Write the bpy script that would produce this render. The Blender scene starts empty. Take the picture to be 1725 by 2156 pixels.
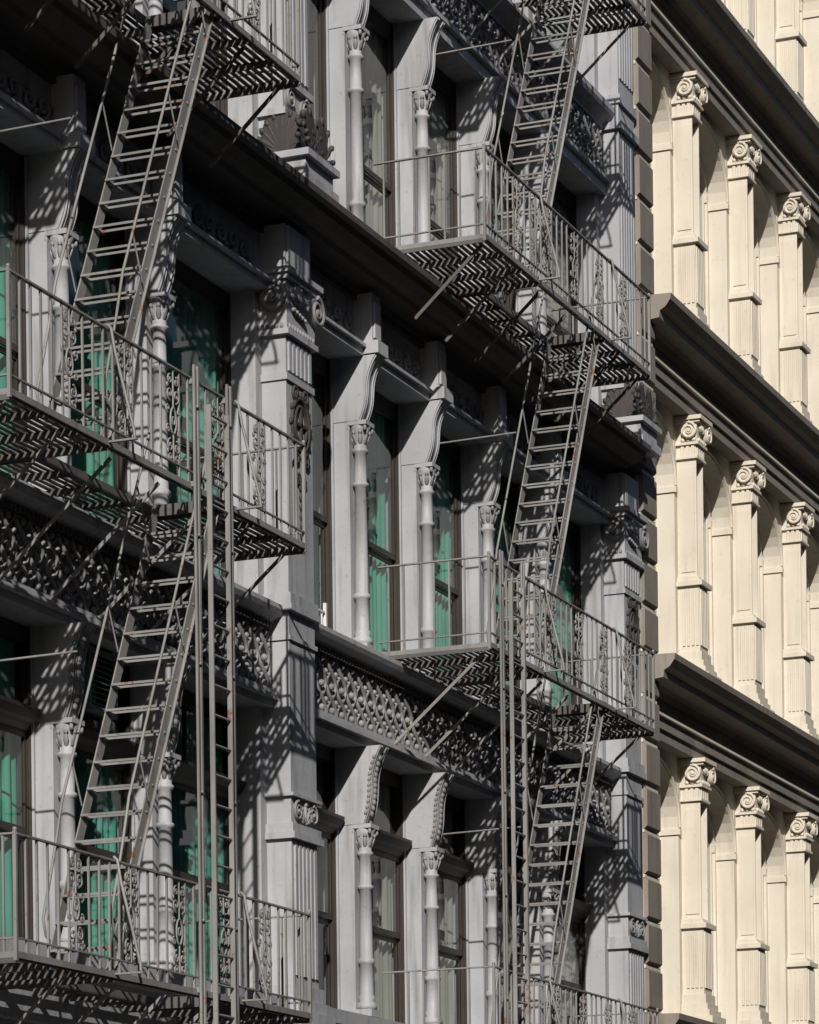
import bpy, math, random
from mathutils import Vector, Matrix
random.seed(7)
EYE=1.7
S=bpy.context.scene
# ------------------------------------------------------------------ mesh builder
class MB:
    def __init__(s): s.v=[]; s.f=[]; s.sm=[]
    def add(s,vs,fs,smooth=False):
        o=len(s.v); s.v.extend(vs)
        for f in fs:
            s.f.append(tuple(i+o for i in f)); s.sm.append(smooth)
    def box(s,x0,x1,y0,y1,z0,z1):
        if x0>x1:x0,x1=x1,x0
        if y0>y1:y0,y1=y1,y0
        if z0>z1:z0,z1=z1,z0
        s.add([(x0,y0,z0),(x1,y0,z0),(x1,y1,z0),(x0,y1,z0),(x0,y0,z1),(x1,y0,z1),(x1,y1,z1),(x0,y1,z1)],
              [(0,3,2,1),(4,5,6,7),(0,1,5,4),(1,2,6,5),(2,3,7,6),(3,0,4,7)])
    def bar(s,p,q,w,t,up=(0,0,1)):
        p=Vector(p);q=Vector(q);a=(q-p).normalized();u=Vector(up)
        b=a.cross(u)
        if b.length<1e-4: b=a.cross(Vector((1,0,0)))
        b.normalize(); c=b.cross(a).normalized()
        vs=[]
        for e in (p,q):
            for i,j in ((-1,-1),(1,-1),(1,1),(-1,1)):
                vs.append(tuple(e+b*(i*w/2)+c*(j*t/2)))
        s.add(vs,[(3,2,1,0),(4,5,6,7),(0,1,5,4),(1,2,6,5),(2,3,7,6),(3,0,4,7)])
    def tube(s,pts,r,n=6):
        P=[Vector(p) for p in pts]; m=len(P)
        if m<2: return
        up=None; vs=[]
        for i in range(m):
            a=(P[min(i+1,m-1)]-P[max(i-1,0)]).normalized()
            if up is None:
                up=a.orthogonal().normalized()
            else:
                up=(up-a*up.dot(a))
                if up.length<1e-5: up=a.orthogonal()
                up.normalize()
            b=a.cross(up)
            rr=r[i] if isinstance(r,(list,tuple)) else r
            for k in range(n):
                t=2*math.pi*k/n
                vs.append(tuple(P[i]+up*(rr*math.cos(t))+b*(rr*math.sin(t))))
        fs=[]
        for i in range(m-1):
            for k in range(n):
                k2=(k+1)%n
                fs.append((i*n+k,i*n+k2,(i+1)*n+k2,(i+1)*n+k))
        s.add(vs,fs,True)
        s.add(vs[:n],[tuple(range(n))[::-1]]); s.add(vs[-n:],[tuple(range(n))])
    def lathe(s,cx,cy,prof,n=16):
        vs=[];fs=[]
        for r,z in prof:
            for k in range(n):
                t=2*math.pi*k/n; vs.append((cx+r*math.cos(t),cy+r*math.sin(t),z))
        for i in range(len(prof)-1):
            for k in range(n):
                k2=(k+1)%n; fs.append((i*n+k,i*n+k2,(i+1)*n+k2,(i+1)*n+k))
        s.add(vs,fs,True)
    def ext(s,prof,y0,y1):
        n=len(prof)
        vs=[(x,y0,z) for x,z in prof]+[(x,y1,z) for x,z in prof]
        fs=[(i,(i+1)%n,n+(i+1)%n,n+i) for i in range(n)]
        fs.append(tuple(range(n))[::-1]); fs.append(tuple(range(n,2*n)))
        s.add(vs,fs)
    def ell(s,c,ax,ay,az,n=8,m=5):
        c=Vector(c);ax=Vector(ax);ay=Vector(ay);az=Vector(az)
        vs=[tuple(c+az)]
        for i in range(1,m):
            ph=math.pi*i/m
            for k in range(n):
                t=2*math.pi*k/n
                vs.append(tuple(c+az*math.cos(ph)+(ax*math.cos(t)+ay*math.sin(t))*math.sin(ph)))
        vs.append(tuple(c-az)); L=len(vs)-1; fs=[]
        for k in range(n): fs.append((0,1+k,1+(k+1)%n))
        for i in range(m-2):
            for k in range(n):
                a=1+i*n; fs.append((a+k,a+n+k,a+n+(k+1)%n,a+(k+1)%n))
        a=1+(m-2)*n
        for k in range(n): fs.append((a+k,L,a+(k+1)%n))
        s.add(vs,fs,True)
    def obj(s,name,mat,parent=None,recalc=True):
        me=bpy.data.meshes.new(name)
        me.from_pydata([(x,y,z+EYE) for x,y,z in s.v],[],s.f)
        me.polygons.foreach_set("use_smooth",s.sm)
        me.materials.append(mat); me.update()
        if recalc:
            import bmesh
            bm=bmesh.new(); bm.from_mesh(me); bmesh.ops.recalc_face_normals(bm,faces=bm.faces); bm.to_mesh(me); bm.free()
        o=bpy.data.objects.new(name,me); S.collection.objects.link(o)
        if parent: o.parent=parent
        return o
def empty(name):
    o=bpy.data.objects.new(name,None); S.collection.objects.link(o); return o
def spiral(c,a,b,r,turns=1.75,start=math.pi/2,sgn=1,n=22,rin=.12):
    c=Vector(c);a=Vector(a);b=Vector(b);out=[]
    for i in range(n+1):
        t=i/n; ang=start+sgn*turns*2*math.pi*t; rr=r*(1-t*(1-rin))
        out.append(c+a*(rr*math.cos(ang))+b*(rr*math.sin(ang)))
    return out
U=Vector((0,1,0));Dv=Vector((1,0,0));H=Vector((0,0,1))
# ------------------------------------------------------------------ materials
def newmat(name):
    m=bpy.data.materials.new(name); m.use_nodes=True; nt=m.node_tree
    return m,nt,nt.nodes['Principled BSDF']
def paint(name,c1,c2,dirt,rough=.6,scale=1.0,rust=None,bump=.15,rustth=.66,streak=.55,simple=False):
    m,nt,bs=newmat(name); N=nt.nodes;L=nt.links
    bs.inputs['Roughness'].default_value=rough
    bs.inputs['Specular IOR Level'].default_value=.3
    tc=N.new('ShaderNodeTexCoord')
    n1=N.new('ShaderNodeTexNoise'); n1.inputs['Scale'].default_value=1.3*scale; n1.inputs['Detail'].default_value=3
    L.new(tc.outputs['Object'],n1.inputs['Vector'])
    mx=N.new('ShaderNodeMixRGB'); mx.inputs[1].default_value=(*c1,1); mx.inputs[2].default_value=(*c2,1)
    r1=N.new('ShaderNodeValToRGB'); r1.color_ramp.elements[0].position=.35; r1.color_ramp.elements[1].position=.65
    L.new(n1.outputs['Fac'],r1.inputs[0]); L.new(r1.outputs[0],mx.inputs[0])
    if simple:
        L.new(mx.outputs[0],bs.inputs['Base Color']); return m
    mp=N.new('ShaderNodeMapping'); mp.inputs['Scale'].default_value=(9,9,.7); L.new(tc.outputs['Object'],mp.inputs['Vector'])
    n2=N.new('ShaderNodeTexNoise'); n2.inputs['Scale'].default_value=1.2*scale; n2.inputs['Detail'].default_value=3
    L.new(mp.outputs[0],n2.inputs['Vector'])
    n3=N.new('ShaderNodeTexNoise'); n3.inputs['Scale'].default_value=14*scale; n3.inputs['Detail'].default_value=4; n3.inputs['Roughness'].default_value=.7
    L.new(tc.outputs['Object'],n3.inputs['Vector'])
    r2=N.new('ShaderNodeValToRGB'); r2.color_ramp.elements[0].position=.52; r2.color_ramp.elements[1].position=.78
    r2.color_ramp.elements[1].color=(streak,streak,streak,1)
    L.new(n2.outputs['Fac'],r2.inputs[0])
    mx2=N.new('ShaderNodeMixRGB'); mx2.inputs[2].default_value=(*dirt,1)
    L.new(r2.outputs[0],mx2.inputs[0]); L.new(mx.outputs[0],mx2.inputs[1])
    r3=N.new('ShaderNodeValToRGB'); r3.color_ramp.elements[0].position=.6; r3.color_ramp.elements[1].position=.75
    r3.color_ramp.elements[1].color=(.5,.5,.5,1)
    L.new(n3.outputs['Fac'],r3.inputs[0])
    mx3=N.new('ShaderNodeMixRGB'); mx3.inputs[2].default_value=(*dirt,1)
    L.new(r3.outputs[0],mx3.inputs[0]); L.new(mx2.outputs[0],mx3.inputs[1])
    col=mx3.outputs[0]
    if rust:
        n4=N.new('ShaderNodeTexNoise'); n4.inputs['Scale'].default_value=5; n4.inputs['Detail'].default_value=4; n4.inputs['Roughness'].default_value=.75
        L.new(tc.outputs['Object'],n4.inputs['Vector'])
        r4=N.new('ShaderNodeValToRGB'); r4.color_ramp.elements[0].position=rustth; r4.color_ramp.elements[1].position=rustth+.06
        L.new(n4.outputs['Fac'],r4.inputs[0])
        mx4=N.new('ShaderNodeMixRGB'); mx4.inputs[2].default_value=(*rust,1)
        L.new(r4.outputs[0],mx4.inputs[0]); L.new(col,mx4.inputs[1]); col=mx4.outputs[0]
    L.new(col,bs.inputs['Base Color'])
    bp=N.new('ShaderNodeBump'); bp.inputs['Strength'].default_value=bump; bp.inputs['Distance'].default_value=.01
    L.new(n3.outputs['Fac'],bp.inputs['Height']); L.new(bp.outputs[0],bs.inputs['Normal'])
    return m
M_grey=paint('grey_painted_cast_iron',(.37,.378,.40),(.305,.315,.34),(.14,.137,.135),.55,rust=(.22,.11,.06),rustth=.7,streak=.7,bump=.3)
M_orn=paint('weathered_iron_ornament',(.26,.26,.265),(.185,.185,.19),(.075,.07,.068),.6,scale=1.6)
M_corn=paint('grimy_shaded_cornice_paint',(.085,.078,.076),(.06,.055,.053),(.03,.026,.025),.7)  # cornice grime, with the dark of the soffit shade put into the colour
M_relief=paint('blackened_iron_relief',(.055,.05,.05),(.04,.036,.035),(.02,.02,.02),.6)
M_iron=paint('fire_escape_paint',(.245,.244,.242),(.175,.173,.17),(.09,.075,.065),.5,rust=(.20,.08,.035),rustth=.62)
M_slat=paint('slat_paint_shade_tone',(.11,.107,.105),(.08,.077,.075),(.04,.032,.03),.6,rust=(.16,.065,.03),rustth=.62)  # fire escape paint again, darkened to paint in shaded undersides; rust on top
M_cream=paint('cream_painted_stone',(.61,.562,.478),(.55,.505,.425),(.34,.30,.24),.65,bump=.2,streak=.4)
M_creamc=paint('cream_stone_shade_tone',(.24,.215,.185),(.195,.173,.148),(.09,.08,.07),.7)  # same cream stone; dimness of grazing-lit front faces put into the colour
M_frame=paint('brown_window_frame',(.045,.036,.032),(.032,.026,.023),(.02,.018,.016),.5)
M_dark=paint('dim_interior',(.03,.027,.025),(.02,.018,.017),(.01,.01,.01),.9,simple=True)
M_brick=paint('brown_brick',(.09,.06,.048),(.065,.045,.038),(.03,.025,.02),.85,simple=True)
M_asph=paint('asphalt',(.05,.05,.052),(.04,.04,.042),(.02,.02,.02),.9)
M_walk=paint('sidewalk_concrete',(.2,.195,.18),(.15,.145,.135),(.08,.08,.075),.85)
M_line=paint('road_marking_paint',(.7,.7,.68),(.55,.55,.52),(.2,.2,.2),.7)
M_teal=paint('teal_curtain',(.10,.40,.31),(.065,.31,.235),(.04,.18,.14),.8,simple=True)
M_shade=paint('pale_window_shade',(.33,.31,.275),(.27,.255,.225),(.25,.22,.18),.8,simple=True)
M_box=paint('white_paint',(.7,.7,.7),(.62,.62,.62),(.3,.3,.3),.6,simple=True)
M_vent=paint('vent_louvre_paint',(.22,.28,.26),(.18,.23,.21),(.1,.1,.1),.6)
def glass():
    m=bpy.data.materials.new('window_glass'); m.use_nodes=True; nt=m.node_tree;N=nt.nodes;L=nt.links
    N.clear(); o=N.new('ShaderNodeOutputMaterial'); mx=N.new('ShaderNodeMixShader')
    t=N.new('ShaderNodeBsdfTransparent'); t.inputs[0].default_value=(.82,.88,.86,1)
    g=N.new('ShaderNodeBsdfGlossy'); g.inputs['Roughness'].default_value=.03
    lw=N.new('ShaderNodeLayerWeight'); lw.inputs['Blend'].default_value=.5
    pw=N.new('ShaderNodeMath'); pw.operation='POWER'; pw.inputs[1].default_value=4.0
    ad=N.new('ShaderNodeMath'); ad.operation='MULTIPLY_ADD'; ad.inputs[1].default_value=.9; ad.inputs[2].default_value=.05; ad.use_clamp=True
    L.new(lw.outputs['Facing'],pw.inputs[0]); L.new(pw.outputs[0],ad.inputs[0])
    tc=N.new('ShaderNodeTexCoord'); nz=N.new('ShaderNodeTexNoise'); nz.inputs['Scale'].default_value=1.6
    L.new(tc.outputs['Object'],nz.inputs['Vector']); bp=N.new('ShaderNodeBump'); bp.inputs['Strength'].default_value=.08; bp.inputs['Distance'].default_value=.05
    L.new(nz.outputs['Fac'],bp.inputs['Height']); L.new(bp.outputs[0],g.inputs['Normal'])
    L.new(ad.outputs[0],mx.inputs[0]);L.new(t.outputs[0],mx.inputs[1]);L.new(g.outputs[0],mx.inputs[2]);L.new(mx.outputs[0],o.inputs[0]); return m
M_glass=glass()
# ================================================================== GREY BUILDING
W=MB(); O=MB(); C=MB(); F=MB(); G=MB(); T=MB(); I=MB(); RL=MB(); T2=MB()
PW=.57; MOD=9.5
U0,U1=8.5,37.58
CZ=10.03; CT=CZ+.3
def colonnette(u,z0,z1):
    d=.07; r=.062
    W.box(-.03,.16,u-.098,u+.098,z0,z0+.07)
    W.lathe(d,u,[(0.001,z0+.07),(.095,z0+.07),(.1,z0+.1),(.09,z0+.13),(.072,z0+.15),(.085,z0+.19),(.066,z0+.21),(.066,z0+.5),(.08,z0+.51),(.085,z0+.53),(.08,z0+.55),
       (r,z0+.57),(r*.95,z1-.62),(.078,z1-.61),(.078,z1-.585),(r*.93,z1-.57),(r*.92,z1-.3),(.078,z1-.285),(.078,z1-.265),(.06,z1-.25),(.062,z1-.18),(.08,z1-.1),(.105,z1-.04),(.1,z1-.03)],18)
    W.box(-.02,.175,u-.105,u+.105,z1-.04,z1)
    for k in range(8):
        t=2*math.pi*(k+.5)/8; c,s_=math.cos(t),math.sin(t)
        O.ell((d+c*.075,u+s_*.075,z1-.17),(-s_*.022,c*.022,0),(c*.012,s_*.012,0),(c*.02,s_*.02,.055),6,4)
        O.ell((d+c*.092,u+s_*.092,z1-.105),(-s_*.02,c*.02,0),(c*.016,s_*.016,0),(0,0,.022),6,4)
    for k in range(4):
        t=math.pi/4+k*math.pi/2
        O.ell((d+math.cos(t)*.12,u+math.sin(t)*.12,z1-.07),(.02,0,0),(0,.02,0),(0,0,.03),6,4)
def console(u,z0,z1,w=.108,leaf=False):
    hgt=z1-z0; pts=[]
    for i in range(15):
        t=i/14
        x=.10+.17*t**1.1+.022*math.sin(2*math.pi*(t*1.05))
        if t>.93: x+=.01
        pts.append((x,z0+hgt*t))
    prof=[(-.2,z0)]+pts+[(-.2,z1)]
    W.ext(prof,u-w,u+w)
    mb=O if leaf else W
    for o in (-.085,-.05,.05,.085):
        mb.tube([(x+.002,u+o,z) for x,z in pts],.011,5)
    if leaf:
        for i in range(2,13,1):
            x,z=pts[i]; O.ell((x+.008,u,z),(.018,0,0),(0,.045,0),(0,0,.035),6,4)
            O.ell((x-.012,u-w,z),(.02,0,.01),(0,.014,0),(0,0,.024),6,4)
def fluted(mb,u0,u1,x,z0,z1,n=5,side_x0=None):
    st=(u1-u0)/n
    for i in range(n):
        c=u0+st*(i+.5); mb.box(x-.02,x+.018,c-st*.28,c+st*.28,z0,z1)
    if side_x0 is not None:
        m=3; s2=(x-side_x0)/m
        for i in range(m):
            c=side_x0+s2*(i+.5); mb.box(c-s2*.28,c+s2*.28,u0-.018,u0+.02,z0+.002,z1-.002)
def volute(mb,c,a,b,nrm,r,sgn=1,start=math.pi/2):
    c=Vector(c); nrm=Vector(nrm)
    mb.tube([c-nrm*.03,c+nrm*.012],r*.93,16)
    mb.tube(spiral(c+nrm*.02,a,b,r,2.0,start,sgn,26),[r*.17*(1-.5*i/26) for i in range(27)],6)
    mb.ell(c+nrm*.02,a*.25*r,b*.25*r,nrm*.02)
def ionic(u0,u1,x,zb,zt,r=.14):
    W.box(-.1,x+.05,u0-.05,u1+.05,zb,zb+.05)
    for i in range(10):
        uu=u0+(u1-u0)*(i+.5)/10; O.ell((x+.03,uu,zb+.08),(.02,0,0),(0,.022,0),(0,0,.03),6,4)
    for i in range(5):
        xx=.06+(x-.06)*(i+.5)/5; O.ell((xx,u0-.03,zb+.08),(.02,0,0),(0,.02,0),(0,0,.03),6,4)
    W.box(-.1,x+.025,u0-.025,u1+.025,zb+.05,zt-.1)
    W.box(-.1,x+.09,u0-.09,u1+.09,zt-.05,zt); W.box(-.1,x+.06,u0-.06,u1+.06,zt-.1,zt-.05)
    zc=zt-.11-r
    volute(O,(x+.055,u1-.01,zc),U,H,Dv,r,-1)
    volute(O,(x-.10,u0-.06,zc),Dv,H,-U,r,-1)
    um=(u0+u1)/2-.1
    for k in range(-3,4):
        a=k*.4; dr=U*math.sin(a)+H*math.cos(a)
        O.ell(Vector((x+.05,um,zc-.04))+dr*.1,(.025,0,0),dr.cross(Dv)*.024,dr*.09,6,4)
    for k in range(5): O.ell((x+.045,u0+.08+k*.06,zc-.1-.01*k),(.03,0,0),(0,.03,0),(0,0,.022),6,4)
def palmette(c,a,nrm,hgt,w,mb,n=7,pw=.075,back=False):
    c=Vector(c)
    for k in range(n):
        t=(k-(n-1)/2)/((n-1)/2); ang=t*1.2
        L=hgt*(1-.3*abs(t)); dr=a*math.sin(ang)+H*math.cos(ang)
        wv=dr.cross(nrm)
        mb.ell(c+dr*(L*.52),nrm*.02,wv*(w*pw),dr*(L*.48),8,5)
        mb.ell(c+dr*(L*.88),nrm*.03,wv*(w*pw*1.1),dr*(L*.11),7,4)
    if back:
        mb.ell(c+H*hgt*.40,nrm*.018,a*w*.54,H*hgt*.56,18,9)
    for sg in (-1,1):
        mb.tube(spiral(c+a*(sg*w*.33)+nrm*.01+H*.03,a,H,w*.13,1.5,0,sg,14),.012,5)
def pier(P):
    u0,u1=P,P+PW; x=.3
    W.box(-1.6,.06,u0-.13,u1+.14,-1.7,18.5)
    W.box(0,x,u0,u1,-1.7,9.06); W.box(0,x,u0,u1,9.6,CZ)
    for zb in (2.95,):
        W.box(0,x+.12,u0-.1,u1+.1,zb-.15,zb+.02); W.box(0,x+.08,u0-.07,u1+.07,zb+.02,zb+.12); W.box(0,x+.045,u0-.04,u1+.04,zb+.12,zb+.26)
    fluted(W,u0+.03,u1-.03,x,3.3,4.5,6)
    W.box(0,x+.05,u0-.045,u1+.045,4.52,4.58); W.box(0,x+.03,u0-.03,u1+.03,4.58,4.66)
    W.box(0,x+.04,u0-.04,u1+.04,4.9,4.93)
    for sg,uu in ((1,u0+.12),(-1,u1-.12)): volute(O,(x+.0,uu,4.78),U,H,Dv,.09,sg)
    palmette((x+.01,(u0+u1)/2,4.68),U,Dv,.2,.2,O,5)
    W.box(0,x+.02,u0-.02,u1+.02,6.3,6.34)
    W.box(0,x+.045,u0-.04,u1+.04,6.56,6.62)
    W.box(0,x+.03,u0-.025,u1+.025,6.62,6.72); W.box(0,x+.02,u0-.02,u1+.02,8.63,8.69)
    um=(u0+u1)/2; Q=RL
    Q.tube([Vector((x+.01,um,8.28))+U*(.13*math.cos(t))+H*(.17*math.sin(t)) for t in [2*math.pi*i/20 for i in range(21)]],.02,6)
    Q.tube([Vector((x+.01,um,8.28))+U*(.19*math.cos(t))+H*(.24*math.sin(t)) for t in [2*math.pi*i/20 for i in range(21)]],.02,6)
    Q.bar((x+.012,um-.13,8.28),(x+.012,um+.13,8.28),.03,.03); Q.bar((x+.012,um,8.12),(x+.012,um,8.44),.03,.03,(0,1,0))
    for k in range(12):
        t=k*math.pi/6; Q.ell(Vector((x+.01,um,8.28))+U*(.21*math.cos(t))+H*(.27*math.sin(t)),(.025,0,0),(0,.03,0),(0,0,.035),6,4)
    for sg in (-1,1):
        Q.tube(spiral((x+.01,um+sg*.1,8.56),U,H,.07,1.4,-math.pi/2,sg,14),.018,5)
        Q.tube(spiral((x+.01,um+sg*.1,7.98),U,H,.08,1.4,math.pi/2,-sg,14),.018,5)
        Q.tube(spiral((x+.01,um+sg*.07,7.78),U,H,.06,1.4,math.pi/2,sg,14),.016,5)
    for i in range(7): Q.ell((x+.015,um,7.72-.085*i),(.02,0,0),(0,.06-.006*i,0),(0,0,.05),7,4)
    fluted(W,u0+.02,u1-.02,x,8.72,9.0,6,.08)
    ionic(u0,u1,x,9.03,9.62)
    W.box(.0,x+.02,u0+.05,u1-.05,9.64,CZ-.005)
    W.box(.0,.58,u0-.09,u1+.03,CT-.008,CT+.09); W.box(.0,.54,u0-.05,u1-.01,CT+.09,CT+.25); W.box(0,.59,u0-.1,u1+.04,CT+.25,10.64)
    RL.box(.1,.5,u0+.0,u1-.05,10.64,10.75); RL.box(.16,.45,u0+.04,u1-.09,10.75,10.95)
    palmette((.5,u0+.13,10.65),U,Dv,.44,.26,RL,7,.1,True); palmette((.5,u1-.17,10.65),U,Dv,.44,.26,RL,7,.1,True)
    palmette((.3,u0-.01,10.65),Dv,-U,.42,.40,RL,11,.06,True)
    W.box(0,x,u0,u1,10.2,18.4)
    W.box(0,x+.04,u0-.04,u1+.04,11.0,11.06)
    for sg,uu in ((1,u0+.12),(-1,u1-.12)): volute(O,(x+.012,uu,11.18),U,H,Dv,.095,sg)
    W.box(0,x+.04,u0-.04,u1+.04,11.3,11.36)
    fluted(W,u0+.02,u1-.02,x,11.42,13.9,6,.08)
    W.box(0,x+.05,u0-.05,u1+.05,14.0,14.08); W.box(0,x+.03,u0-.03,u1+.03,14.3,14.4)
    fluted(W,u0+.02,u1-.02,x,14.6,17.6,6,.08)
def lattice(a,b,z0,z1):
    W.box(-1.6,.075,a,b,z0-.1,z1+.05)
    W.box(-.2,.15,a,b,z0-.06,z0-.01); W.box(-.2,.19,a,b,z0-.105,z0-.062); W.box(-.2,.13,a,b,z1+.01,z1+.05)
    hh=z1-z0; st=.235; n=int((b-a)/st)
    st=(b-a)/n
    for i in range(n):
        c=a+st*(i+.5)
        for sg in (-1,1):
            pts=[]
            for k in range(9):
                t=k/8; pts.append((.098+.01*sg*math.sin(t*2*math.pi),c+sg*st*.5*math.cos(t*2*math.pi),z0+hh*t))
            O.tube(pts,.021,5)
        for zz in (z0+hh*.5,z0+.04,z1-.04): O.ell((.105,c,zz),(.035,0,0),(0,.034,0),(0,0,.034),7,4)
        for zz in (z0+hh*.25,z0+hh*.75): O.ell((.09,c+st*.5,zz),(.035,0,0),(0,.03,0),(0,0,.03),7,4)
def curtain(mb,x,ca,cb,z0,z1):
    if cb-ca<.03: return
    n=max(3,int((cb-ca)/.018)); vs=[];fs=[]; ph=random.random()*6
    for i in range(n+1):
        y=ca+(cb-ca)*i/n; dx=.022*math.sin(y*52+ph+random.random()*.5)+.012*math.sin(y*21)
        vs+= [(x+dx,y,z0),(x+dx*.6,y,z1)]
    for i in range(n): fs.append((2*i,2*i+2,2*i+3,2*i+1))
    mb.add(vs,fs,True)
def sash(a,b,z0,z1,mid,curt=0,hood=None,pale=0):
    x=-.2
    F.box(x-.09,x,a,a+.03,z0,z1); F.box(x-.09,x,b-.03,b,z0,z1); F.box(x-.09,x+.005,a+.03,b-.03,z1-.12,z1); F.box(x-.09,x+.03,a+.03,b-.03,z0,z0+.06)
    F.box(x-.05,x+.02,a+.001,a+.02,z0+.001,z1-.001); F.box(x-.05,x+.02,b-.02,b-.001,z0+.001,z1-.001)
    top=z1-.12
    if hood:
        F.ext([(x-.09,hood-.1),(x-.0,hood-.1),(x+.03,hood-.06),(x+.09,hood-.03),(x+.13,hood+.03),(x+.13,hood+.06),(x-.09,hood+.06)],a+.03,b-.03)
        G.add([(x-.045,a+.03,hood),(x-.045,b-.03,hood),(x-.045,b-.03,top),(x-.045,a+.03,top)],[(0,1,2,3)])
        F.box(x-.06,x-.03,(a+b)/2-.02,(a+b)/2+.02,hood,top)
        top=hood-.1
    for (s0,s1,xx) in ((z0+.06,mid,x-.035),(mid,top,x-.008)):
        F.box(xx-.025,xx,a+.032,a+.065,s0,s1); F.box(xx-.025,xx,b-.065,b-.032,s0,s1)
        F.box(xx-.024,xx-.001,a+.065,b-.065,s0,s0+.055); F.box(xx-.024,xx-.001,a+.065,b-.065,s1-.05,s1)
        G.add([(xx-.012,a+.06,s0+.05),(xx-.012,b-.06,s0+.05),(xx-.012,b-.06,s1-.045),(xx-.012,a+.06,s1-.045)],[(0,1,2,3)])
    if curt:
        curtain(T,x-.11,b-.06-(b-a)*curt,b-.035,z0+.03,z1-.03)
        if random.random()<.6: curtain(T2,x-.16,a+.04,b-.06-(b-a)*curt,mid-.1+random.uniform(-.3,.5),z1-.03)
    if pale:
        curtain(T2,x-.11,b-.06-(b-a)*pale,b-.035,z0+.03,z1-.03)
def bay(P):
    a=P+PW; b=P+MOD
    mull=[P+2.24,P+3.95,P+5.68,P+7.42]
    lev=[(3.1,4.96,5.69),(6.6,8.82,9.42),(10.36,12.6,13.25),(14.3,16.5,17.2)]
    for li,(zs,zc,zt) in enumerate(lev):
        for u in mull:
            W.box(-1.0,-.002,u-.1,u+.1,zs-.1,zt)
            W.box(-.3,-.16,u-.13,u+.13,zs-.1,zt-.002)
            colonnette(u,zs+.02,zc); console(u,zc,zt+.003*li+.01,leaf=(li==0))
        ed=[P+PW+.14]+mull+[b-.13]
        for i in range(5):
            l=ed[i]+(.13 if i>0 else 0); r=ed[i+1]-(.13 if i<4 else 0)
            cur=0; pale=0
            if li==1: cur=[.75,.66,.62,.7,.7][i]
            elif li==0:
                if P<20: cur=random.choice([.6,.7,.8])
                else: pale=random.choice([.0,.35,.5,.7])
            elif li==2: pale=random.choice([.3,.6,.8])
            sash(l,r,zs,zt,zs+(1.25 if li==1 else .95 if li==0 else 1.2),cur,hood=(4.97 if li==0 else None),pale=pale)
    W.box(-1.6,.14,a,b,5.70,5.76)
    lattice(a+.0,b,5.87,6.4)
    W.ext([(-1.6,6.44),(.12,6.44),(.17,6.49),(.24,6.52),(.26,6.56),(.26,6.6),(-1.6,6.6)],a-.0,b)
    for i in range(int((b-a)/.07)): C.box(.1,.165,a+.07*i,a+.07*i+.04,6.4,6.455)
    W.ext([(-1.6,2.5),(.2,2.5),(.24,2.9),(.3,2.95),(.3,3.08),(-1.6,3.08)],a,b)
    W.box(-1.6,.16,a,b,9.43,9.5); W.box(-1.6,.2,a,b,9.5,9.53); W.box(-1.6,.05,a,b,9.53,CZ)
    for u in mull:
        W.box(0,.32,u-.125,u+.125,9.44,9.56); W.box(0,.25,u-.1,u+.1,9.56,CZ-.005); W.box(0,.27,u-.07,u+.07,9.6,9.94)
    eds=[a+.1]+mull+[b-.1]
    for i in range(5):
        l=eds[i]+.16; r=eds[i+1]-.16; n=max(2,int((r-l)/.22)); st=(r-l)/n
        for k in range(n):
            c=l+st*(k+.5); sg=1 if k%2 else -1
            O.tube(spiral((.075,c,9.72),U,H,.09,1.6,-math.pi/2 if sg>0 else math.pi/2,sg,16),[.026-.001*j for j in range(17)],5)
            O.ell((.07,c+st*.5,9.66+.1*(k%2)),(.025,0,0),(0,.05,.01),(0,-.01,.025),6,4)
    W.box(-1.6,.14,a,b,13.26,13.4); lattice(a,b,13.5,14.0)
    W.ext([(-1.6,14.05),(.12,14.05),(.17,14.1),(.24,14.14),(.26,14.18),(.26,14.24),(-1.6,14.24)],a,b)
    W.box(-1.6,.14,a,b,17.21,18.4)
    W.box(-1.6,.1,a,b,1.9,2.5)
    for u in mull: W.box(-.3,.12,u-.12,u+.12,-1.7,1.9)
    F.box(-.3,-.2,a,b,-1.7,-1.1)
    G.add([(-.25,a,-1.1),(-.25,b,-1.1),(-.25,b,1.9),(-.25,a,1.9)],[(0,1,2,3)])
def cornice(a,b,z0,prj):
    C.ext([(-1.6,z0),(.12,z0),(.14,z0+.05),(prj*.55,z0+.06),(prj*.6,z0+.1),(prj*.72,z0+.12),(prj*.86,z0+.17),(prj*.9,z0+.22),(prj,z0+.23),(prj,z0+.29),(-1.6,z0+.31)],a,b)
    C.box(-1.6,.1,a,b,z0-.06,z0+.0-.001)
for P in (8.5,18.0,27.5,37.0): pier(P)
for P in (8.5,18.0,27.5): bay(P)
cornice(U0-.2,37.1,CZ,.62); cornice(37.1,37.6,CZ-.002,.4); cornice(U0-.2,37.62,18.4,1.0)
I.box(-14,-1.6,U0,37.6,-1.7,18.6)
gb=empty('grey_cast_iron_building')
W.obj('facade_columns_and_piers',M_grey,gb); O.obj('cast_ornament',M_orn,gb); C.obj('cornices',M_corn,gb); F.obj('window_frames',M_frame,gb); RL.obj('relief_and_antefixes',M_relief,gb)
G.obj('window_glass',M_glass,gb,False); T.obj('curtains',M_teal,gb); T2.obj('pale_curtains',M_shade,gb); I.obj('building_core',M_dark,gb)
K=MB()
for i in range(5): K.box(.0,.012,28.35+.14*i,28.362+.14*i,6.6,6.86)
K.box(-.003,.015,28.3,29.0,6.85,6.868); K.box(-.003,.015,28.3,29.0,6.7,6.712); K.box(-.01,.02,28.98,29.01,6.6,6.95)
K.obj('window_guard',M_box,gb)
K=MB(); K.box(-.2,-.02,24.25,24.75,5.15,5.2); K.box(-.2,-.02,24.25,24.75,5.62,5.67); K.box(-.2,-.02,24.25,24.29,5.2,5.62); K.box(-.2,-.02,24.71,24.75,5.2,5.62)
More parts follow.
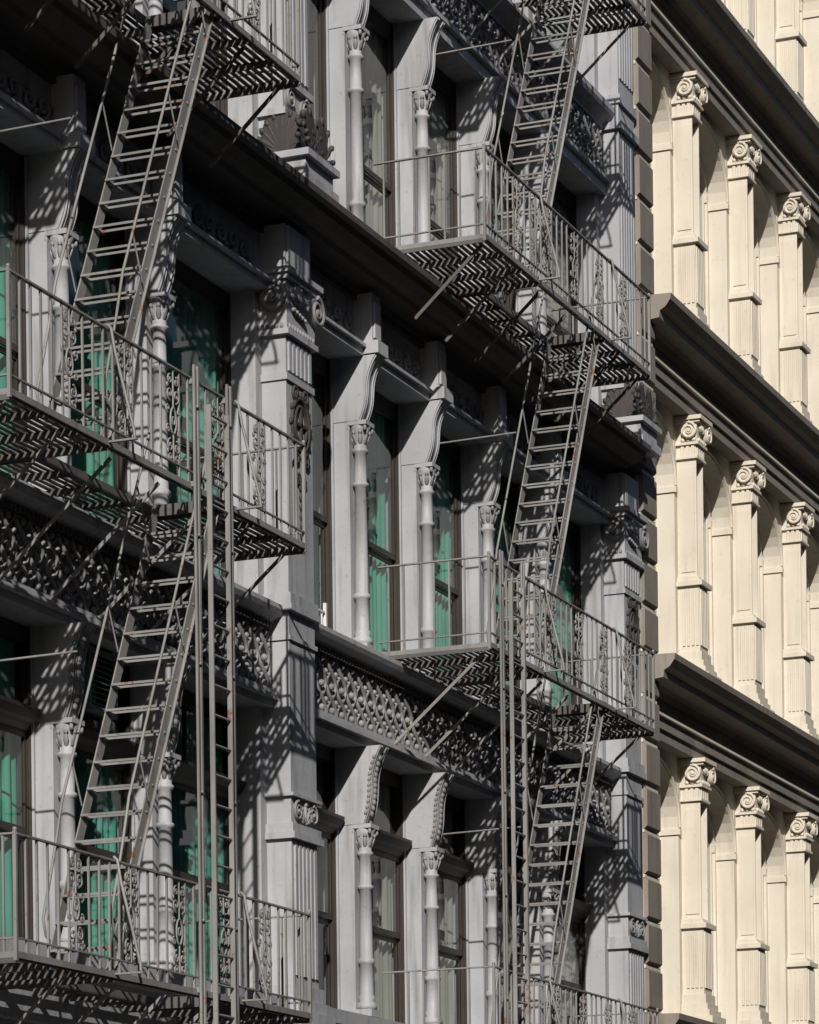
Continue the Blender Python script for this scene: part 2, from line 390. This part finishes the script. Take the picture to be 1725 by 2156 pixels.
for i in range(9): K.bar((-.04,24.29,5.23+.045*i),(-.04,24.71,5.23+.045*i),.03,.008,(.5,0,1))
K.obj('ventilation_louvre',M_vent,gb)
# ================================================================== CREAM BUILDING
W=MB(); C=MB(); G=MB(); T=MB(); F=MB(); I=MB()
ST=4.25; CU=[40.02+2.4*i for i in range(12)]; END=CU[-1]+.35
bases=[-.4,3.85,8.1,12.35,16.6,20.85]
def cream_cap(u0,u1,x,zb,zt):
    W.box(-.05,x+.03,u0-.03,u1+.03,zb,zb+.03)
    n=4
    for i in range(n):
        c=u0+(u1-u0)*(i+.5)/n; W.box(x-.01,x+.022,c-.022,c+.022,zb+.03,zb+.17)
    for i in range(3):
        c=.05+(x-.05)*(i+.5)/3; W.box(c-.02,c+.02,u0-.022,u0+.01,zb+.03,zb+.17)
    W.box(-.05,x+.045,u0-.045,u1+.045,zb+.17,zb+.2)
    for i in range(5):
        W.ell((x+.03,u0+(u1-u0)*(i+.5)/5,zb+.23),(.025,0,0),(0,.03,0),(0,0,.03),6,4)
    for i in range(3): W.ell((.06+(x-.04)*(i+.5)/3,u0-.03,zb+.23),(.03,0,0),(0,.025,0),(0,0,.03),6,4)
    W.box(-.05,x+.003,u0-.003,u1+.003,zb+.03,zb+.19); W.box(-.05,x+.02,u0-.02,u1+.02,zb+.19,zt-.07)
    W.box(-.05,x+.1,u0-.09,u1+.09,zt-.05,zt-.001); W.box(-.05,x+.07,u0-.06,u1+.06,zt-.08,zt-.05)
    r=.105; zc=zt-.08-r
    volute(W,(x+.06,u1-.01,zc),U,H,Dv,r,-1)
    volute(W,(x-.07,u0-.06,zc),Dv,H,-U,r,-1)
    for k in range(-2,3):
        a=k*.5; dr=U*math.sin(a)+H*math.cos(a)
        W.ell(Vector((x+.05,(u0+u1)/2-.05,zc-.02))+dr*.07,(.02,0,0),dr.cross(Dv)*.02,dr*.06,6,4)
RV=-.24
for b in bases:
    cb=b+2.82; ct=b+3.34; spr=b+2.5; top=b+3.22
    prev=38.2
    for i,u in enumerate(CU):
        u0,u1=u,u+.33
        W.box(-.66,0,u0-.1,u1+.1,b,b+ST-.9)
        W.box(-.05,.42,u0-.12,u1+.12,b+.0,b+.14); W.box(-.05,.37,u0-.08,u1+.08,b+.14,b+.22); W.box(-.05,.34,u0-.06,u1+.06,b+.22,b+.3); W.box(-.05,.31,u0-.035,u1+.035,b+.3,b+.42)
        W.box(-.05,.28,u0,u1,b+.42,b+1.26)
        fluted(W,u0+.01,u1-.01,.28,b+.5,b+1.2,5); 
        for k in range(4):
            c=.05+.23*(k+.5)/4; W.box(c-.016,c+.016,u0-.016,u0+.01,b+.5,b+1.2)
        W.box(-.05,.33,u0-.05,u1+.05,b+1.24,b+1.3); W.ext([(-.05,b+1.3),(.3,b+1.3),(.26,b+1.36),(-.05,b+1.36)],u0-.02,u1+.02)
        W.box(-.05,.12,u0+.02,u1-.02,b+1.3,cb); W.box(.12,.25,u0+.02,u0+.038,b+1.3,cb); W.box(.12,.25,u1-.038,u1-.02,b+1.3,cb)
        C.box(.121,.126,u0+.038,u1-.038,b+1.36,cb-.002)  # dark sheet in the shaft recess, painting in its shadow
        W.box(.05,.225,u0+.008,u0+.03,b+1.42,cb-.1)
        W.box(RV-.02,.03,u0-.125,u0-.05,spr-.1,spr-.03); W.box(RV-.02,.03,u1+.05,u1+.125,spr-.1,spr-.03)
        cream_cap(u0+.01,u1-.01,.25,cb,ct)
        a0=prev; a1=u0-.1; mid=(a0+a1)/2; hw=(a1-a0)/2; n=18
        for (x0,x1,ins) in ((RV,-.004,0.0),(RV-.12,RV-.002,.07)):
            vs=[];fs=[]
            for k in range(n+1):
                t=math.pi*k/n; y=mid-(hw-ins)*math.cos(t); z=spr+(top-spr-ins)*math.sin(t)
                for xx in (x0,x1): vs.append((xx,y,z))
                for xx in (x0,x1): vs.append((xx,y,b+ST-.9+.01))
            for k in range(n):
                o=4*k; fs+= [(o,o+4,o+5,o+1),(o+1,o+5,o+7,o+3),(o,o+2,o+6,o+4)]
            W.add(vs,fs,False)
        pts=[(.0,mid-(hw+.05)*math.cos(math.pi*k/n),spr+(top-spr+.04)*math.sin(math.pi*k/n)) for k in range(n+1)]
        W.tube(pts,.025,5)
        x=RV
        F.box(x-.12,x-.003,a0,a0+.05,b,spr+.1); F.box(x-.12,x-.003,a1-.05,a1,b,spr+.1); F.box(x-.12,x+.02,a0+.05,a1-.05,b,b+.12)
        F.box(x-.11,x-.05,a0+.05,a1-.05,b+1.45,b+1.52); F.box(x-.1,x-.02,mid-.03,mid+.03,b+.12,top)
        F.box(x-.1,x-.04,a0+.05,a0+.09,b+.12,top-.3); F.box(x-.1,x-.04,a1-.09,a1-.05,b+.12,top-.3)
        G.add([(x-.06,a0+.05,b+.1),(x-.06,a1-.05,b+.1),(x-.06,a1-.05,top),(x-.06,a0+.05,top)],[(0,1,2,3)])
        zb=b+random.choice([.9,1.5,1.9,2.4,1.2])
        T.box(x-.17,x-.16,a0+.04,a1-.04,zb,top+.02)
        W.box(-.4,.06,a0,a1,b-.02,b+.1)
        prev=u1+.1
    z=b+ST-.9; a=37.66; e=END
    W.box(-.6,.05,a,e,z+.001,b+ST-.025)
    C.box(0,.2,38.2,e,z+.0,z+.13); C.box(0,.23,38.2,e,z+.13,z+.27); W.box(0,.27,38.2,e,z+.27,z+.3)
    C.box(0,.16,38.2,e,z+.3,z+.52)
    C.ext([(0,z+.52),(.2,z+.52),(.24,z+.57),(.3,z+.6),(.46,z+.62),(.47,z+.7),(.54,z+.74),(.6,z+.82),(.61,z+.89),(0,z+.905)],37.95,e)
    for k in range(8):
        zz=b+ k*ST/8
        W.box(-.1,.28,37.64,38.2,zz,zz+ST/8)
        C.ext([(0,zz+.03),(.3,zz+.03),(.335,zz+.06),(.335,zz+ST/8-.05),(.3,zz+ST/8-.02),(0,zz+ST/8-.02)],37.66,38.17)
        W.box(.0,.3,37.645,38.19,zz+ST/8-.02,zz+ST/8+.02)
I.box(-14,-.68,37.62,END,-1.7,25.2); 
C.box(-1,.8,37.6,END,25.1,25.6)
cb_=empty('cream_stone_building')
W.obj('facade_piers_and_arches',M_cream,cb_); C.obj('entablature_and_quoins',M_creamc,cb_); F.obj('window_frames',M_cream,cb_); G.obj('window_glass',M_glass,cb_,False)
T.obj('window_shades',M_shade,cb_); I.obj('building_core',M_dark,cb_)
# ================================================================== FIRE ESCAPES
def fire_escape(u0,polesoff):
    A=MB(); Sl=MB(); L=5.08; X=1.2; ua=u0;ub=u0+L
    levels=[2.76,6.7,10.62,14.52]
    op0,op1=u0+1.5,u0+3.45
    for li,b in enumerate(levels):
        x=.14
        while x<X-.02:
            segs=[(ua,ub)] if x<.6 else [(ua,op0),(op1,ub)]
            for (s0,s1) in segs:
                Sl.box(x-.006,x+.032,s0,s1,b-.018+random.uniform(-.002,.002),b-.008)
            x+=.066
        for i in range(11):
            uu=ua+L*i/10; xm=X if not(op0<uu<op1) else .6
            Sl.box(.04,xm,uu-.008,uu+.008,b-.075,b-.02)
        Sl.box(.1,X,op0-.01,op0+.01,b-.07,b+.02); Sl.box(.58,X,op1-.01,op1+.01,b-.07,b+.02)
        Sl.box(.575,.595,op0,op1,b-.065,b+.015)
        A.box(X-.008,X+.012,ua,ub,b-.04,b+.006); Sl.box(X-.03,X-.009,ua,ub,b-.052,b-.04)
        for uu in (ua,ub): A.box(.0,X-.01,uu-.009,uu+.007,b-.038,b+.004)
        zt=b+.83; zb=b+.1
        A.bar((X,ua,zt),(X,ub,zt),.034,.014); A.bar((X,ua,zb),(X,ub,zb),.022,.012)
        for uu in (ua,ub):
            A.bar((0.05,uu,zt+.001),(X,uu,zt+.001),.034,.013); A.bar((.05,uu,zb),(X,uu,zb),.024,.012)
            A.box(X-.013,X+.013,uu-.013,uu+.013,b-.06,zt+.02); A.ell((X,uu,zt+.03),(.018,0,0),(0,.018,0),(0,0,.018),8,5)
            for i in range(1,8): 
                xx=X*i/7.6; A.box(xx-.008,xx+.008,uu-.008,uu+.008,b,zt)
        orn=[.9,1.78,2.6,3.4,4.18]
        n=int(L/.158)
        for i in range(1,n):
            o=L*i/n
            if min(abs(o-q) for q in orn)<.07: continue
            jj=random.uniform(-.008,.008)
            A.bar((X,ua+o,b),(X,ua+o+jj,zt),.016,.016,(1,0,0))
        for q in orn:
            c=ua+q; zc=b+.42
            ov=[2*math.pi*i/18 for i in range(19)]
            A.tube([(X,c+.05*math.cos(t),zc+.1*math.sin(t)) for t in ov],.009,5)
            A.tube([(X,c+.025*math.cos(t),zc+.03*math.sin(t)) for t in ov],.008,5)
            A.tube([(X,c,zb),(X,c,zc-.1)],.008,5); A.tube([(X,c,zc+.1),(X,c,zt)],.008,5)
            for sg in (-1,1):
                for zz,s2,r in ((zc+.2,1,.055),(zc-.2,-1,.055),(zc+.31,-1,.04),(zc-.29,1,.04),(zc+.08,1,.035),(zc-.08,-1,.035)):
                    A.tube(spiral((X,c+sg*(.055 if abs(zz-zc)>.1 else .095),zz),U,H,r,1.35,-math.pi/2*s2,sg*s2,12),.008,5)
                A.ell((X,c+sg*.1,zc+.26),(.012,0,0),(0,.012,.012),(0,-.01,.02),5,4)
                A.ell((X,c+sg*.1,zc-.25),(.012,0,0),(0,.012,.012),(0,-.01,.02),5,4)
        for q in (1.5,3.72):
            c=ua+q
            A.bar((X-.1,c,b-.01),(X+.24,c,b-.01),.03,.014)
            A.tube([(X+.005,c,zt+.03),(X+.035,c,zt),(X+.06,c,zt-.15),(X+.215,c,b+.06),(X+.22,c,b)],.012,6)
        for i in range(7):
            uu=ua+.12+ (L-.24)*i/6
            if li==2:
                Sl.bar((1.12,uu,b-.06),(.42,uu,b-.68),.012,.034)
            else:
                A.bar((1.1,uu,b-.06),(.16,uu,b-.86),.012,.03); A.tube([(.16,uu,b-.86),(.12,uu,b-.93),(.12,uu,b-1.0)],.013,6)
        A.tube([(.0,u0+1.35,b+2.35),(1.0,u0+1.35,b+2.37)],.009,6)
        if li<3:
            t=levels[li+1]; pb=Vector((0,op0+.02,b-.02)); pt=Vector((0,op1,t-.03))
            dv=(pt-pb).normalized(); nrm=Vector((0,-dv.z,dv.y))
            for xx in (.62,1.14):
                A.bar(pb+Dv*xx,pt+Dv*xx,.012,.1,tuple(nrm))
                A.bar(pb+Dv*(xx+.012*(1 if xx>1 else -1))+nrm*-.047,pt+Dv*(xx+.012*(1 if xx>1 else -1))+nrm*-.047,.03,.008,tuple(nrm))
            ns=18
            for k in range(1,ns):
                p=pb.lerp(pt,k/ns)
                for j,oo in enumerate((-.06,.055)):
                    Sl.box(.62,1.14,p.y+oo-.009,p.y+oo+.009,p.z-.006+random.uniform(-.003,.003),p.z+.006)
                    A.box(.622,1.138,p.y+oo-.013,p.y+oo-.0092,p.z-.009,p.z+.009)  # paler strip paints the sunlit front edge of each tread bar
                for j in (.64,1.12): Sl.box(j-.01,j+.01,p.y-.08,p.y+.08,p.z-.014,p.z-.007)
                A.ell((1.15,p.y,p.z),(.008,0,0),(0,.012,0),(0,0,.012),6,4)
            for xx in (.6,1.17):
                o=H*.74
                lo=pb.lerp(pt,.06)+Dv*xx
                pts=[lo+H*.05,lo+Vector((0,-.08,.1)),lo+Vector((0,-.12,.22)),pb.lerp(pt,.1)+Dv*xx+o*.82,pb.lerp(pt,.16)+Dv*xx+o,pt+Dv*xx+o]
                A.tube(pts,.0115,6)
                for tt in (.35,.68,.95):
                    q=pb.lerp(pt,tt)+Dv*xx
                    A.tube([q+nrm*.04,pb.lerp(pt,tt-.1)+Dv*xx+o],.008,5)
    c=u0+polesoff; zt=7.62
    for k,uu in enumerate((c,c+.6)):
        for dd in (-.03,.03):
            A.box(1.245,1.262,uu+dd-.012,uu+dd+.012,-.4,zt)
        Sl.box(1.238,1.25,uu-.035,uu+.035,-.4,zt-.02)
        for zz in [0,1,2,3,4,5,6,7]:
            A.ell((1.265,uu,zz+.3),(.012,0,0),(0,.015,0),(0,0,.015),6,4)
        for b in (2.76,6.7): A.box(1.19,1.24,uu-.02,uu+.02,b-.02,b+.02); A.box(1.19,1.24,uu-.02,uu+.02,b+.78,b+.82)
    for uu in (c+.15,c+.48):
        A.box(1.27,1.31,uu-.008,uu+.008,.6,7.35)
    z=.7
    while z<7.3:
        A.tube([(1.29,c+.15,z),(1.29,c+.48,z)],.011,6); z+=.235
    e=empty('fire_escape')
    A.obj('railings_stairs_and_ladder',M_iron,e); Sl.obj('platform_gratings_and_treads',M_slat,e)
fire_escape(20.75,2.9)
fire_escape(30.2,.2)
# ================================================================== STREET
R=MB(); R.add([(-300,-400,-1.7),(300,-400,-1.7),(300,600,-1.7),(-300,600,-1.7)],[(0,1,2,3)]); R.obj('road',M_asph)
K=MB(); K.box(.35,4.2,-60,140,-1.75,-1.56); K.box(-14,.35,-60,8.4,-1.75,-1.562); K.obj('sidewalk',M_walk)
K=MB(); K.box(12.0,18.5,-60,140,-1.75,-1.56); K.obj('sidewalk',M_walk)
K=MB()
for i in range(30): K.box(8.05,8.17,-40+6*i,-37+6*i,-1.699,-1.696)
K.obj('road_markings',M_line)
B=MB(); BG=MB(); BF=MB()
B.box(18.9,30,-30,110,-1.7,20.5)  # unseen row opposite, made tall to hold back sky light
for fl in range(6):
    z0=-1.0+3.4*fl
    for i in range(46):
        y=-29+3*i
        if fl==0: B.box(18.5,18.95,y-.6 if i else -30,y+.6,-1.7,20.5)
        BG.box(18.8,18.88,y+.6,y+2.4,z0+.0,z0+2.3)
        BF.box(18.72,18.8,y+.6,y+2.4,z0+1.1,z0+1.16)
    B.box(18.52,18.95,-30,110,z0+2.3,z0+3.4)
B.box(18.0,18.95,-30,110,20.5,21)
e=empty('unseen_brick_building')
B.obj('walls',M_brick,e); BF.obj('window_rails',M_frame,e); BG.obj('windows',M_frame,e)
# ================================================================== LIGHT
sd=Vector((-1,2.5,-1.5)).normalized()
sl=bpy.data.lights.new('sun','SUN'); sl.energy=5.0; sl.angle=math.radians(.5); sl.color=(1,.945,.87)
so=bpy.data.objects.new('sun',sl); S.collection.objects.link(so); so.rotation_mode='QUATERNION'; so.rotation_quaternion=sd.to_track_quat('-Z','Y'); so.location=(30,-60,40)
w=bpy.data.worlds.new('World'); S.world=w; w.use_nodes=True; nt=w.node_tree
sk=nt.nodes.new('ShaderNodeTexSky'); sk.sky_type='NISHITA'; sk.sun_disc=False
el=math.asin(-sd.z); sk.sun_elevation=el; sk.sun_rotation=math.atan2(-sd.x,-sd.y)
nt.links.new(sk.outputs[0],nt.nodes['Background'].inputs[0]); nt.nodes['Background'].inputs[1].default_value=.065
# ================================================================== CAMERA
cd=bpy.data.cameras.new('camera'); co=bpy.data.objects.new('camera',cd); S.collection.objects.link(co)
th=math.atan(2888/7080)
ZK=1.0; ZX,ZY=862,1078
cd.sensor_fit='AUTO'; cd.sensor_width=36; cd.lens=7080/2156*36*ZK; cd.shift_y=(2825-ZY)/2156*ZK; cd.shift_x=(ZX-862)/2156*ZK; cd.clip_end=2000; cd.clip_start=.1
co.matrix_world=Matrix.Translation((12.6,0,EYE))@(Matrix.Rotation(th,4,'Z')@Matrix.Rotation(math.pi/2,4,'X')@Matrix.Rotation(-.012,4,'Z'))
S.camera=co
S.view_settings.view_transform='Standard'; S.view_settings.look='None'; S.view_settings.exposure=0
